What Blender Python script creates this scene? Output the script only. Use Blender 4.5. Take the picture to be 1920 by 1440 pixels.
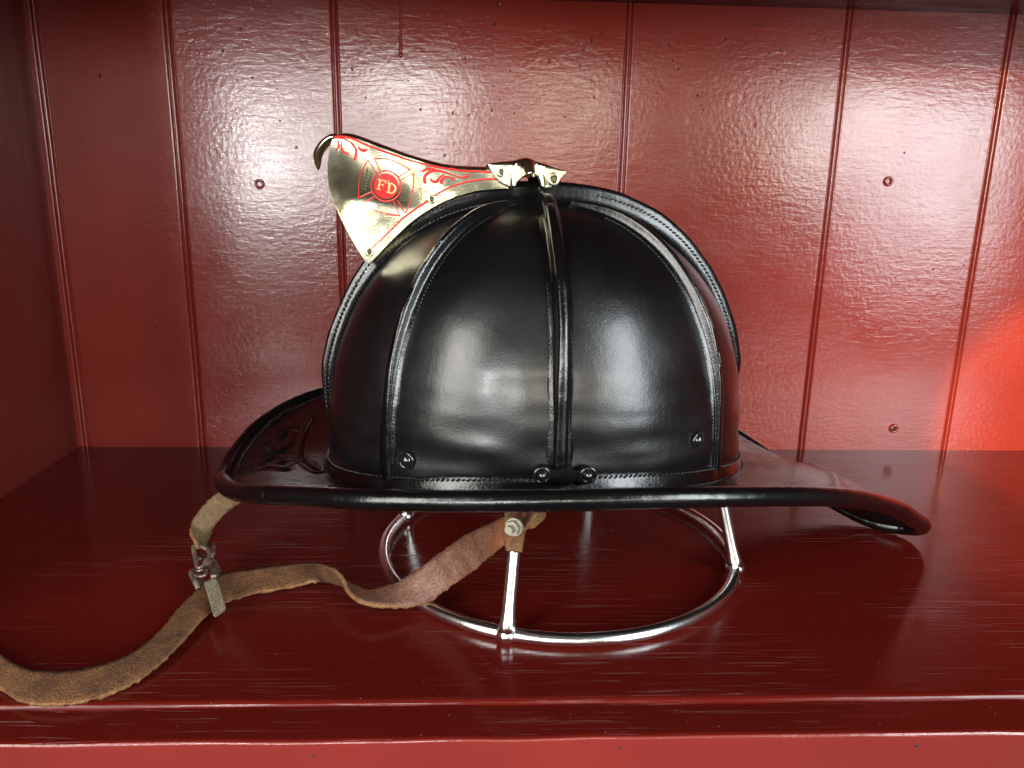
import bpy, bmesh, math, random
import numpy as np
from mathutils import Vector, noise
rng = np.random.RandomState(4); random.seed(4)
for o in list(bpy.data.objects): bpy.data.objects.remove(o)
SC = bpy.context.scene; COL = SC.collection
HS = 0.18            # one unit of the layout below = 0.18 m (camera height above the shelf)

# ------------------------------------------------------------------ camera
F = 1387.0
dn = np.array([-104., 5800., F]); dn /= np.linalg.norm(dn); UP = -dn
fw = np.array([0, 0, 1.]); fw -= fw.dot(UP)*UP; fw /= np.linalg.norm(fw)
rt = np.cross(UP, fw); rt = rt if rt[0] > 0 else -rt
yw = math.radians(2.5)
AX = math.cos(yw)*rt + math.sin(yw)*fw; AY = math.cos(yw)*fw - math.sin(yw)*rt
RM = np.array([AX, AY, UP])                       # rows: world axes in camera (x right, y down, z forward)
cam = bpy.data.cameras.new('camera'); camo = bpy.data.objects.new('camera', cam); COL.objects.link(camo)
cr, cd, cf = RM[:, 0], RM[:, 1], RM[:, 2]
from mathutils import Matrix
M = Matrix.Identity(4)
for i in range(3):
    M[i][0] = cr[i]; M[i][1] = -cd[i]; M[i][2] = -cf[i]
M[2][3] = 1.0*HS
camo.matrix_world = M
cam.sensor_width = 36; cam.lens = F/1920*36; cam.clip_start = 0.01; cam.clip_end = 60
SC.camera = camo
# ------------------------------------------------------------------ colour management / world / lights
SC.view_settings.view_transform = 'Standard'; SC.view_settings.look = 'None'
SC.view_settings.exposure = -0.22; SC.view_settings.gamma = 1; SC.view_settings.use_curve_mapping = False
W = bpy.data.worlds.new('World'); SC.world = W; W.use_nodes = True
nt = W.node_tree; nt.nodes.clear()
def wn(t): return nt.nodes.new(t)
wo = wn('ShaderNodeOutputWorld'); bg = wn('ShaderNodeBackground'); tc = wn('ShaderNodeTexCoord')
mp = wn('ShaderNodeMapping'); mp.inputs['Scale'].default_value = (3.2, 3.2, 3.0)
nz = wn('ShaderNodeTexNoise'); nz.inputs['Scale'].default_value = 1.6; nz.inputs['Detail'].default_value = 3
rp = wn('ShaderNodeValToRGB'); e = rp.color_ramp.elements
e[0].position = .42; e[0].color = (.035, .03, .026, 1); e[1].position = .68; e[1].color = (.75, .74, .68, 1)
e2 = rp.color_ramp.elements.new(.55); e2.color = (.16, .14, .12, 1)
nt.links.new(tc.outputs['Generated'], mp.inputs[0]); nt.links.new(mp.outputs[0], nz.inputs[0])
nt.links.new(nz.outputs[0], rp.inputs[0]); nt.links.new(rp.outputs[0], bg.inputs[0]); nt.links.new(bg.outputs[0], wo.inputs[0])
bg.inputs[1].default_value = .30
def area(name, az, el, dist, sx, sy, col, rad):
    """window-like lamp seen from the shelf at azimuth az (deg, right of straight ahead as the photographer sees it), elevation el"""
    l = bpy.data.lights.new(name, 'AREA'); l.shape = 'RECTANGLE'; l.size = sx; l.size_y = sy; l.color = col
    l.energy = rad*math.pi*sx*sy            # rad = radiance
    o = bpy.data.objects.new(name, l); COL.objects.link(o)
    a = math.radians(az); t = Vector((0.05, .42, .15))
    p = t + dist*Vector((math.sin(a)*math.cos(math.radians(el)), -math.cos(a)*math.cos(math.radians(el)), math.sin(math.radians(el))))
    o.location = p; o.rotation_euler = (t-p).to_track_quat('-Z', 'Y').to_euler()
    return o
def mirror(px, py, yl=-2.0):
    """where in the room (metres) the glossy back wall mirrors the point seen at px, py"""
    d = RM @ np.array([px-960., py-720., F]); tw = 3.0/d[1]; w = np.array([0, 0, 1.])+d*tw; d[1] = -d[1]
    q = w+d*((yl/HS-3.0)/d[1]); return q*HS
def window(x0, x1, ybot, ztop, col, rad, ymid=240, name='window_light'):
    a, b = mirror(x0, ymid), mirror(x1, ymid); zb_ = mirror((x0+x1)/2, ybot)[2]
    if ztop < 0: ztop = mirror((x0+x1)/2, -ztop)[2]
    l = bpy.data.lights.new(name, 'AREA'); l.shape = 'RECTANGLE'; l.size = abs(b[0]-a[0]); l.size_y = ztop-zb_; l.color = col
    l.energy = rad*math.pi*l.size*l.size_y
    o = bpy.data.objects.new(name, l); COL.objects.link(o)
    p = Vector(((a[0]+b[0])/2, -2.0, (ztop+zb_)/2)); o.location = p
    o.rotation_euler = (Vector((p.x*.3, .4, p.z))-p).to_track_quat('-Z', 'Y').to_euler()
window(300, 600, 420, .75, (.95, .97, 1.0), 10)
window(670, 860, 320, .70, (.97, .98, .93), 32.0)
window(985, 1150, 290, .65, (1.0, .89, .72), 23.0)
window(1385, 1435, 330, .65, (1.0, .68, .42), 16.0)
window(1480, 1590, 350, .80, (.97, .98, .95), 25.0)
window(1610, 1720, 250, .70, (1.0, .95, .85), 16.0)
window(480, 610, 690, -640, (1.0, .95, .88), 9.0, 660)
window(1400, 1550, 760, -670, (1.0, .92, .92), 8.0, 700)
window(400, 440, 520, -470, (1.0, .9, .5), 12.0, 490)
window(500, 565, 322, -262, (1, .99, .95), 230.0, 290, 'ceiling_lamp')
area('window_light', -40, 15, 2.4, .75, 1.65, (1.0, .97, .90), 15.0)
area('window_light', 42, 15, 2.4, .75, 1.65, (.90, .97, 1.0), 19.0)
def spot(e_, ang, blend, loc, tgt, col):
    sp = bpy.data.lights.new('spot_lamp', 'SPOT'); sp.energy = e_; sp.color = col; sp.spot_size = math.radians(ang); sp.spot_blend = blend
    sp.shadow_soft_size = .012
    spo = bpy.data.objects.new('spot_lamp', sp); COL.objects.link(spo)
    spo.location = loc; spo.rotation_euler = (Vector(tgt)-Vector(loc)).to_track_quat('-Z', 'Y').to_euler()
spot(170, 11, .3, (.15, -.55, .42), (.462, .54, .012), (1.0, .78, .42))
spot(55, 36, 1., (.15, -.55, .40), (.52, .54, .09), (1.0, .68, .34))

# ------------------------------------------------------------------ material helpers
def mat(name, base, rough=.4, metal=0., coat=0., coat_rough=.1, ior=1.5):
    m = bpy.data.materials.new(name); m.use_nodes = True
    b = m.node_tree.nodes['Principled BSDF']
    b.inputs['Base Color'].default_value = (*base, 1); b.inputs['Roughness'].default_value = rough
    b.inputs['Metallic'].default_value = metal; b.inputs['Coat Weight'].default_value = coat
    b.inputs['Coat Roughness'].default_value = coat_rough; b.inputs['IOR'].default_value = ior
    return m, m.node_tree, b
def N(t, typ, **kw):
    n = t.nodes.new(typ)
    for k, v in kw.items():
        if k in n.inputs: n.inputs[k].default_value = v
        else: setattr(n, k, v)
    return n
def coords(t, scale=(1, 1, 1), rot=(0, 0, 0)):
    g = N(t, 'ShaderNodeNewGeometry'); m = N(t, 'ShaderNodeMapping', Scale=scale, Rotation=rot)
    t.links.new(g.outputs['Position'], m.inputs[0]); return m.outputs[0]
def tnoise(t, vec, scale, detail=3, rough=.5, dist=0.):
    n = N(t, 'ShaderNodeTexNoise', Scale=scale, Detail=detail, Roughness=rough, Distortion=dist); t.links.new(vec, n.inputs['Vector']); return n.outputs[0]
def tramp(t, f, stops):
    r = N(t, 'ShaderNodeValToRGB'); el = r.color_ramp.elements
    for i, (p, c) in enumerate(stops):
        x = el[i] if i < 2 else el.new(p)
        x.position = p; x.color = (*c, 1) if not isinstance(c, (int, float)) else (c, c, c, 1)
    t.links.new(f, r.inputs[0]); return r.outputs[0]
def tmath(t, op, a, b, c=None):
    m = N(t, 'ShaderNodeMath', operation=op)
    for i, v in enumerate((a, b, c)):
        if v is None: continue
        if isinstance(v, (int, float)): m.inputs[i].default_value = v
        else: t.links.new(v, m.inputs[i])
    return m.outputs[0]
def tmix(t, f, a, b):
    m = N(t, 'ShaderNodeMix', data_type='RGBA')
    for sock, v in ((m.inputs[0], f), (m.inputs[6], a), (m.inputs[7], b)):
        if isinstance(v, (int, float)): sock.default_value = v
        elif isinstance(v, tuple): sock.default_value = (*v, 1)
        else: t.links.new(v, sock)
    return m.outputs[2]
def bump(t, b, h, dist, strength=1., prev=None, coat=False):
    n = N(t, 'ShaderNodeBump', Strength=strength, Distance=dist); t.links.new(h, n.inputs['Height'])
    if prev: t.links.new(prev, n.inputs['Normal'])
    t.links.new(n.outputs[0], b.inputs['Normal'])
    if coat: t.links.new(n.outputs[0], b.inputs['Coat Normal'])
    return n.outputs[0]

def red_paint(name, base, kind):
    m, t, b = mat(name, base, .22, ior=1.56)
    v = coords(t)
    if kind == 'wall':
        orange = tnoise(t, coords(t, (1, 1, .8)), 330, 2, .5)
        soft = tnoise(t, v, 60, 3, .5)
        strokes = tnoise(t, coords(t, (1.0, 1, 5), (0, .2, 0)), 75, 4, .6, .6)
        h = tmath(t, 'MULTIPLY_ADD', soft, .9, tmath(t, 'MULTIPLY_ADD', strokes, 1.0, tmath(t, 'MULTIPLY', orange, .85)))
        amp = tramp(t, tnoise(t, v, 9, 3, .6), [(.30, .5), (.72, 1)])
        h = tmath(t, 'MULTIPLY', tmath(t, 'SUBTRACT', h, 1.2), amp)
        bump(t, b, h, .00016, 1.)
        big = tnoise(t, v, 6, 3, .6)
        c = tmix(t, tramp(t, big, [(.35, 0), (.7, 1)]), tuple(x*.86 for x in base), tuple(min(1, x*1.14) for x in base))
        t.links.new(c, b.inputs['Base Color'])
        t.links.new(tramp(t, tnoise(t, v, 14, 4, .6), [(.3, .15), (.75, .25)]), b.inputs['Roughness'])
    elif kind == 'side':
        strokes = tnoise(t, coords(t, (1, 4, .5)), 120, 4, .6)
        bump(t, b, strokes, .0004, .7)
        t.links.new(tramp(t, tnoise(t, coords(t, (1, 3, .6)), 25, 4, .6), [(.3, .25), (.75, .5)]), b.inputs['Roughness'])
    else:
        b.inputs['Roughness'].default_value = .13; b.inputs['IOR'].default_value = 1.38
        grain = tnoise(t, coords(t, (.025, 1, 1)), 700, 3, .7, .3)
        cr1 = tnoise(t, coords(t, (.018, 1, 1)), 900, 2, .6, .3)
        crack = tramp(t, cr1, [(.62, 0), (.66, 1)])
        patch = tramp(t, tnoise(t, coords(t, (.5, 1.2, 1)), 9, 3, .6), [(.44, 0.0), (.62, 1)])
        crack = tmath(t, 'MULTIPLY', crack, patch)
        h = tmath(t, 'MULTIPLY_ADD', crack, -1.0, tmath(t, 'MULTIPLY', grain, .24))
        h2 = tmath(t, 'MULTIPLY_ADD', tnoise(t, v, 45, 3, .5), .9, h)
        bump(t, b, h2, .00022, 1.)
        c = tmix(t, tmath(t, 'MULTIPLY', crack, .30), base, (.36, .17, .15))
        dust = tramp(t, tnoise(t, v, 900, 1, .5), [(.76, 0), (.80, .5)])
        c = tmix(t, dust, c, (.45, .33, .30))
        t.links.new(c, b.inputs['Base Color'])
        t.links.new(tramp(t, tnoise(t, coords(t, (.3, 1, 1)), 22, 4, .6), [(.3, .09), (.75, .22)]), b.inputs['Roughness'])
    return m
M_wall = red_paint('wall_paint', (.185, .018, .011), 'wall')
M_side = red_paint('shaded_side_paint', (.10, .010, .007), 'side')  # same red as the wall, with the shade of sides and ceiling darkened in
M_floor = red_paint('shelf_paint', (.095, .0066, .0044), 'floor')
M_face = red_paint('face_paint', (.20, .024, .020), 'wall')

def leather(name, base=(.0025, .0025, .003), rough=.31, grain=.00006, coat=.25):
    m, t, b = mat(name, base, rough, coat=coat, coat_rough=.2)
    v = coords(t)
    g = tnoise(t, v, 1300, 2, .5); s = tnoise(t, v, 75, 3, .55); st = tnoise(t, coords(t, (1, 1, .12)), 420, 2, .5)
    h = tmath(t, 'MULTIPLY_ADD', s, 3.2, tmath(t, 'MULTIPLY_ADD', st, .8, g))
    bump(t, b, h, grain, 1.)
    t.links.new(tramp(t, tnoise(t, v, 30, 4, .6), [(.3, rough-.05), (.75, rough+.10)]), b.inputs['Roughness'])
    return m
M_dome = leather('black_lacquered_leather')
M_brim = leather('black_brim_leather', rough=.24, grain=.00010, coat=.15)
M_trim = leather('black_edge_leather', rough=.2, grain=.00010)
M_stitch, t_, b_ = mat('waxed_thread', (.008, .008, .008), .3, coat=.6)
M_rivet, t_, b_ = mat('black_painted_rivet', (.008, .009, .010), .18, coat=.8)
M_in, t_, b_ = mat('inner_liner', (.02, .017, .014), .9)

M_brass, t, b = mat('polished_brass', (.86, .74, .43), .10, 1.)
v = coords(t)
sc = tnoise(t, coords(t, (1, 1, 7), (0, -.35, 0)), 420, 3, .6)
h = tmath(t, 'MULTIPLY_ADD', tnoise(t, v, 55, 2, .4), 4.0, tmath(t, 'MULTIPLY', sc, .25))
bump(t, b, h, .00013, 1.)
t.links.new(tmix(t, tramp(t, tnoise(t, v, 40, 4, .6), [(.35, 0), (.7, 1)]), (.90, .83, .56), (.86, .87, .70)), b.inputs['Base Color'])
t.links.new(tramp(t, tnoise(t, v, 60, 4, .6), [(.3, .16), (.75, .28)]), b.inputs['Roughness'])
M_brassdark, t_, b_ = mat('dark_engraving', (.10, .08, .04), .5, .6)  # black of the small engraved figures, also fills the eyelets
M_red, t_, b_ = mat('red_enamel', (.60, .012, .010), .55)
M_gold, t_, b_ = mat('letter_brass', (.93, .78, .36), .22, .6)
M_chrome, t, b = mat('chrome', (.90, .90, .90), .22, 1.)
bump(t, b, tnoise(t, coords(t), 300, 2, .5), .00008, 1.)
M_zinc, t_, b_ = mat('zinc_bolt', (.34, .32, .25), .5, .85)
M_buckle, t, b = mat('tarnished_steel', (.20, .155, .12), .42, .75)
v = coords(t)
t.links.new(tmix(t, tramp(t, tnoise(t, v, 220, 4, .7), [(.42, 0), (.62, 1)]), (.13, .085, .06), (.38, .30, .25)), b.inputs['Base Color'])
bump(t, b, tnoise(t, v, 900, 2, .5), .0001, 1.)
M_lever, t, b = mat('speckled_lever_metal', (.40, .35, .25), .5, .45)
v = coords(t)
t.links.new(tmix(t, tramp(t, tnoise(t, v, 1500, 2, .6), [(.42, 0), (.60, 1)]), (.20, .155, .10), (.52, .46, .33)), b.inputs['Base Color'])
bump(t, b, tnoise(t, v, 1400, 2, .5), .0002, 1.)

def strap_mat(name, c1, c2, c3, rough, bsc, bd, cracks=False):
    m, t, b = mat(name, c1, rough)
    v = coords(t)
    a = tramp(t, tnoise(t, v, 130, 4, .65), [(.38, 0), (.66, 1)])
    f = tramp(t, tnoise(t, v, 1100, 3, .7), [(.38, 0), (.64, 1)])
    c = tmix(t, a, c1, c2); c = tmix(t, tmath(t, 'MULTIPLY', f, .75), c, c3)
    if cracks:
        k = tramp(t, tnoise(t, coords(t, (1, .5, .5), (0, .6, 0)), 38, 3, .6), [(.55, 0), (.66, 1)])
        c = tmix(t, tmath(t, 'MULTIPLY', k, .65), c, (.33, .10, .03))
    t.links.new(c, b.inputs['Base Color'])
    bump(t, b, tmath(t, 'MULTIPLY_ADD', tnoise(t, v, 300, 3, .6), .7, tnoise(t, v, bsc, 3, .7)), bd, 1.)
    b.inputs['Specular IOR Level'].default_value = .3
    return m
M_suede = strap_mat('suede_side_leather', (.150, .066, .031), (.27, .118, .045), (.040, .020, .012), .95, 1500, .0011)
M_grain = strap_mat('smooth_side_leather', (.16, .070, .045), (.25, .125, .085), (.04, .018, .012), .48, 800, .00025, True)
M_raw = strap_mat('raw_edge_leather', (.26, .125, .045), (.36, .19, .08), (.10, .05, .025), .95, 1500, .0009)
M_dry = strap_mat('worn_olive_leather', (.13, .085, .045), (.20, .135, .075), (.07, .038, .018), .75, 900, .0004)

# ------------------------------------------------------------------ geometry helpers (layout units)
def tag(o, label=None, cat=None, kind=None, group=None):
    for k, v in (('label', label), ('category', cat), ('kind', kind), ('group', group)):
        if v: o[k] = v
    return o
def thing(name, loc, label, cat):
    o = bpy.data.objects.new(name, None); COL.objects.link(o); o.location = Vector(loc)*HS; o.empty_display_size = .01
    return tag(o, label, cat)
def root_loc(p):
    l = Vector((0, 0, 0))
    while p is not None: l = l + p.location; p = p.parent
    return l
def obj(name, verts, faces, m, parent=None, smooth=True, mi=None):
    me = bpy.data.meshes.new(name)
    off = np.array(root_loc(parent)) if parent else np.zeros(3)
    me.from_pydata((np.array(verts, float)*HS-off).tolist(), [], [list(map(int, f)) for f in faces])
    for x in (m if isinstance(m, (list, tuple)) else [m]): me.materials.append(x)
    if mi is not None: me.polygons.foreach_set('material_index', mi)
    me.update()
    bm = bmesh.new(); bm.from_mesh(me); bmesh.ops.recalc_face_normals(bm, faces=bm.faces); bm.to_mesh(me); bm.free()
    if smooth: me.polygons.foreach_set('use_smooth', [True]*len(me.polygons))
    o = bpy.data.objects.new(name, me); COL.objects.link(o)
    if parent: o.parent = parent
    return o
class MB:
    def __init__(s): s.v = []; s.f = []; s.mi = []
    def add(s, v, f, mi=0):
        n = len(s.v); s.v += [tuple(map(float, p)) for p in v]; s.f += [[a+n for a in q] for q in f]; s.mi += [mi]*len(f)
    def build(s, name, m, parent=None, smooth=True): return obj(name, s.v, s.f, m, parent, smooth, s.mi)
def gridf(ni, nj, wi=False, wj=False):
    f = []
    for i in range(ni if wi else ni-1):
        for j in range(nj if wj else nj-1):
            a = i*nj+j; b = ((i+1) % ni)*nj+j; c = ((i+1) % ni)*nj+(j+1) % nj; d = i*nj+(j+1) % nj
            f.append([a, b, c, d])
    return f
def crom(P, n, closed=False):
    P = np.array(P, float); m = len(P); out = []
    segs = m if closed else m-1
    for s in np.linspace(0, segs, n, endpoint=not closed):
        i = min(int(s), segs-1); t = s-i
        if closed: a, b, c, d = P[(i-1) % m], P[i % m], P[(i+1) % m], P[(i+2) % m]
        else: a, b, c, d = P[max(i-1, 0)], P[i], P[i+1], P[min(i+2, m-1)]
        out.append(.5*((2*b)+(-a+c)*t+(2*a-5*b+4*c-d)*t*t+(-a+3*b-3*c+d)*t**3))
    return np.array(out)
def tube(mb, P, r, n=12, closed=False, mi=0, cap=True):
    P = np.array(P, float); k = len(P); r = np.broadcast_to(np.array(r, float), (k,))
    T = np.roll(P, -1, 0)-np.roll(P, 1, 0) if closed else np.gradient(P, axis=0)
    T /= np.linalg.norm(T, axis=1)[:, None]+1e-12
    u = np.cross(T[0], [0, 0, 1.]);
    if np.linalg.norm(u) < .1: u = np.cross(T[0], [0, 1., 0])
    V = []
    for i in range(k):
        u = u-u.dot(T[i])*T[i]; u /= np.linalg.norm(u); w = np.cross(T[i], u)
        for j in range(n):
            a = 2*math.pi*j/n; V.append(P[i]+r[i]*(math.cos(a)*u+math.sin(a)*w))
    f = gridf(k, n, closed, True)
    if cap and not closed: f += [list(range(n))[::-1], list(range((k-1)*n, k*n))]
    mb.add(V, f, mi)
def box(mb, lo, hi, mi=0):
    x0, y0, z0 = lo; x1, y1, z1 = hi
    mb.add([(x0,y0,z0),(x1,y0,z0),(x1,y1,z0),(x0,y1,z0),(x0,y0,z1),(x1,y0,z1),(x1,y1,z1),(x0,y1,z1)],
           [[0,1,2,3],[4,5,6,7],[0,1,5,4],[1,2,6,5],[2,3,7,6],[3,0,4,7]], mi)
def blob(mb, c, ax, n=8, m=6, mi=0):
    """ellipsoid: ax = three half-axis vectors"""
    c = np.array(c, float); ax = np.array(ax, float); V = []
    for i in range(m):
        th = math.pi*(i+.0)/(m-1)
        for j in range(n):
            ph = 2*math.pi*j/n
            V.append(c+ax[0]*math.sin(th)*math.cos(ph)+ax[1]*math.sin(th)*math.sin(ph)+ax[2]*math.cos(th))
    mb.add(V, gridf(m, n, False, True), mi)
def nz3(p, s, seed=0.): return noise.noise(Vector((p[0]*s+seed, p[1]*s-seed*.7, p[2]*s+seed*1.3)))
def ray(px, py): return RM @ np.array([px-960., py-720., F])
def at_plane(px, py, p0, n):
    d = ray(px, py); o = np.array([0, 0, 1.]); return o+d*((np.array(p0)-o).dot(n)/d.dot(n))
def at_z(px, py, z): return at_plane(px, py, (0, 0, z), np.array([0, 0, 1.]))
def at_y(px, py, y): return at_plane(px, py, (0, y, 0), np.array([0, 1., 0]))

# ------------------------------------------------------------------ the painted recess (setting)
YB, ZT, YF = 3.0, 1.75, 1.245
GR = [-1.635, -1.16, -.553, .549, 1.387, 2.025, 2.75]
def wall_prof(x):
    d = 0.
    for g in GR:
        q = (x-g)/.0085
        if abs(q) < 3.2:
            d += .010*(math.exp(-((q-1.15)/.42)**2)+math.exp(-((q+1.15)/.42)**2)) - .004*math.exp(-(q/.6)**2)
    return d
xs = list(np.arange(-1.80, 3.3, .05))
for g in GR: xs += list(np.arange(g-.035, g+.035, .0016))
xs = sorted(set(round(x, 4) for x in xs))
V = []
zs = np.linspace(0, ZT, 40)
for x in xs:
    for z in zs: V.append((x+.0015*nz3((x, 0, z), 2.2), YB+wall_prof(x)+.004*nz3((x, 3, z), 1.6), z))
f = gridf(len(xs), len(zs))
wall = tag(obj('back_wall', V, f, M_wall), kind='structure')
# side wall: from the back corner towards the viewer
def sideX(y): return -1.667+(2.947-y)*.055
ys = np.linspace(YF, YB+.02, 60); zz = np.linspace(0, ZT, 40)
V = [(sideX(y)+.003*nz3((y, 0, z), 2.), y, z) for y in ys for z in zz]
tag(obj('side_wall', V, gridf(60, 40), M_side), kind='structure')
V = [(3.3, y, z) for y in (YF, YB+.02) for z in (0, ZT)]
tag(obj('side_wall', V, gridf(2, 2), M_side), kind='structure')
mb = MB(); box(mb, (-2.2, YF, ZT), (3.4, YB+.1, ZT+.12)); tag(mb.build('ceiling', M_side, smooth=False), kind='structure')
# shelf board with a softly rounded front edge, and the face frame in front of it
YS = 1.345
prof = [(YB+.03, 0.)]+[(y, 0.) for y in np.linspace(YB, YS+.02, 60)]
prof += [(YS+.010-.010*math.sin(a)+.0, -.010+.010*math.cos(a)) for a in np.linspace(0, math.pi/2, 6)]+[(YS, -.03)]
sx = np.linspace(-2.2, 3.4, 80)
V = [(x, y+.0025*nz3((x, 1, 0), 3.)*(1 if y < YS+.05 else 0), z) for x in sx for y, z in prof]
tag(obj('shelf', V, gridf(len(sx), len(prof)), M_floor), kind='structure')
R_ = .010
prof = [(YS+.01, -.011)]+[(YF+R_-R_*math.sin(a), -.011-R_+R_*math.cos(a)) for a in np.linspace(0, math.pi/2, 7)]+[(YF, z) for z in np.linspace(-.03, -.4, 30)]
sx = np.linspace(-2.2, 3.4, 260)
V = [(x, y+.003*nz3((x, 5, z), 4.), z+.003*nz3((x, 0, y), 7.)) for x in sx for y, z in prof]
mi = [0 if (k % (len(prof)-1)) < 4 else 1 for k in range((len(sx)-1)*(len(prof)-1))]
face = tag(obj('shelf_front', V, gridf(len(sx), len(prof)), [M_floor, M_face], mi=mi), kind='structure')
# screws, holes, drips and specks of the wall
def screw(px, py, plug):
    c = at_y(px, py, YB); mb = MB(); r = .017
    ring = [c+np.array([r*.8*math.cos(a), -.006, r*.8*math.sin(a)]) for a in np.linspace(0, 2*math.pi, 24, endpoint=False)]
    tube(mb, ring, .006, 8, True)
    blob(mb, c+[0, .004, 0], [(r*.7, 0, 0), (0, 0, r*.7), (0, .006 if not plug else .012, 0)], 16, 7, 0 if plug else 1)
    if plug: box(mb, c+[-.011, -.0105, -.0025], c+[.011, -.006, .0025], 1); box(mb, c+[-.0025, -.0107, -.011], c+[.0025, -.006, .011], 1)
    mb.build('screw', [M_wall, M_in], wall)
screw(487, 345, False); screw(1665, 340, False); screw(1675, 803, True)
def drip(px, y0, y1, r):
    P = [at_y(px, y, YB)+np.array([0, -.001, 0]) for y in np.linspace(y0, y1, 14)]
    rr = [r*(.7 if k < 10 else .7+.45*(k-9)/4*1.0) for k in range(14)]
    mb = MB(); tube(mb, P, rr, 10); c = P[-1]; blob(mb, c, [(r*1.15, 0, 0), (0, r*1.1, 0), (0, 0, r*1.4)], 10, 7); mb.build('paint_drip', M_wall, wall)
drip(751, -30, 104, .0065); drip(937, -30, 8, .008); drip(857, -30, 0, .007)
mb = MB()
for k in range(150):
    if k < 85: px, py = rng.uniform(380, 1500), 40+abs(rng.normal(0, 120))
    else: px, py = rng.uniform(80, 1900), rng.uniform(60, 820)
    c = at_y(px, py, YB); 
    if any(abs(c[0]-g) < .03 for g in GR): continue
    r = rng.uniform(.0018, .0055)
    blob(mb, c+[0, -.0005, 0], [(r, 0, 0), (0, 0, r*rng.uniform(.8, 1.5)), (0, r*.5, 0)], 7, 5, 1 if rng.rand() < .4 and k < 120 else 0)
mb.build('paint_speck', [M_wall, M_in], wall)
mb = MB()
for px, py, r in ((587, 1416, .0055), (1719, 1399, .006), (1163, 1402, .0035), (730, 1437, .003), (1060, 1425, .002)):
    c = at_y(px, py, YF); blob(mb, c+[0, 0.001, 0], [(r, 0, 0), (0, 0, r*.6), (0, .003, 0)], 9, 6)
mb.build('nail_hole', M_in, face)

# ------------------------------------------------------------------ helmet
C0 = np.array([.135, 2.02, 0.]); ya = math.radians(5)
hx = np.array([math.cos(ya), math.sin(ya), 0.]); hy = np.array([-math.sin(ya), math.cos(ya), 0.])
def Wd(p): return C0+p[0]*hx+p[1]*hy+np.array([0, 0, p[2]])
helmet = thing('fire_helmet', (C0[0], C0[1], .012), 'black leather firefighter helmet with brass front holder, resting on a chrome wire stand', 'helmet')
A_, B_ = .568, .470; ZTOP = 1.005; NS = 2.42; DX = .020
def zb(u): return .315+.075*math.sin(u)**2
def S(u, v, off=0.):
    def P(u, v):
        c = max(math.cos(v), 0.)**(2/NS); s = max(math.sin(v), 0.)**(2/NS)
        g = 1+.022*abs(math.sin(2*u))*0+.020*(abs(math.sin(4*u))**.7)*math.sin(min(2*v+.45, math.pi))**1
        p = np.array([DX+A_*c*g*math.cos(u), B_*c*g*math.sin(u), zb(u)+(ZTOP-zb(u))*s])
        k = (1-min(1, abs(v)/.35)) if v < .35 else 0
        return p
    p = P(u, v)
    if off:
        v1 = min(v, 1.54); e = .003
        du = P(u+e, v1)-P(u-e, v1); dv = P(u, v1+e)-P(u, max(v1-e, 0))
        n = np.cross(du, dv); n /= np.linalg.norm(n)+1e-12
        if n.dot(p-[0, 0, .3]) < 0: n = -n
        p = p+n*off
    return p
NU, NV = 320, 110
V = []
for i in range(NU):
    u = 2*math.pi*(i+.5)/NU
    for j in range(NV):
        v = (math.pi/2-.002)*(j/(NV-1))**1.35
        p = S(u, v)
        q = 1+.004*nz3(p, 5., 3)+.0018*nz3(p, 14., 1)+ (.013*nz3((p[0]*.7, p[1], p[2]*2.6), 8., 5)*max(0, 1-v/.40)**.8)
        p = np.array([p[0]*q, p[1]*q, p[2]]); V.append(Wd(p))
obj('dome', V, gridf(NU, NV, True), M_dome, helmet)
# raised folded fins over the seams
FIN = [(-1.75, -.003), (-1.4, .0030), (-1.05, .0050), (-.80, .34), (-.74, .68), (-.66, .88), (-.36, .99), (0, 1.0), (.36, .99), (.66, .88), (.74, .68), (.80, .34), (1.05, .0050), (1.4, .0030), (1.75, -.003)]
def ridge(u0, w0, w1, h0, v0=.015, v1=1.44, wob=0.):
    n = 110; m = len(FIN); V = []
    for i in range(n):
        t = i/(n-1); v = v0+(v1-v0)*t; w = w0+(w1-w0)*t**.8
        cxy = math.hypot(A_*math.sin(u0), B_*math.cos(u0))*max(math.cos(v), .02)**(2/NS)
        h = h0*(.42+.58*sstep(.05, .55, v))*(1-.35*sstep(1.15, 1.5, v))*(1+.05*nz3((t*14, u0, 0), 1.))
        for q, z in FIN:
            ww = w*(1+.07*nz3((t*9, 0, u0), 1., 2)); du = q*ww/cxy
            du = max(-.9, min(.9, du)); zz = z if abs(z) < .01 else z*h
            V.append(Wd(S(u0+du+.03*nz3((t*3, u0*5, 1), 1.)*math.sin(math.pi*t)*.4, v, zz+.0012*nz3((t*40, q, u0), 1.)*.5)))
    return obj('ridge', V, gridf(n, m), M_trim, helmet)
def sstep(a, b, x): t = max(0, min(1, (x-a)/(b-a))); return t*t*(3-2*t)
R90 = math.pi/2
ridge(-R90-.035, .0175, .0170, .038, v1=1.24)
for u in (-R90*.5, -R90*1.5): ridge(u, .0165, .0110, .030)
for u in (R90, R90*.5, R90*1.5): ridge(u, .0165, .0110, .030)
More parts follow.
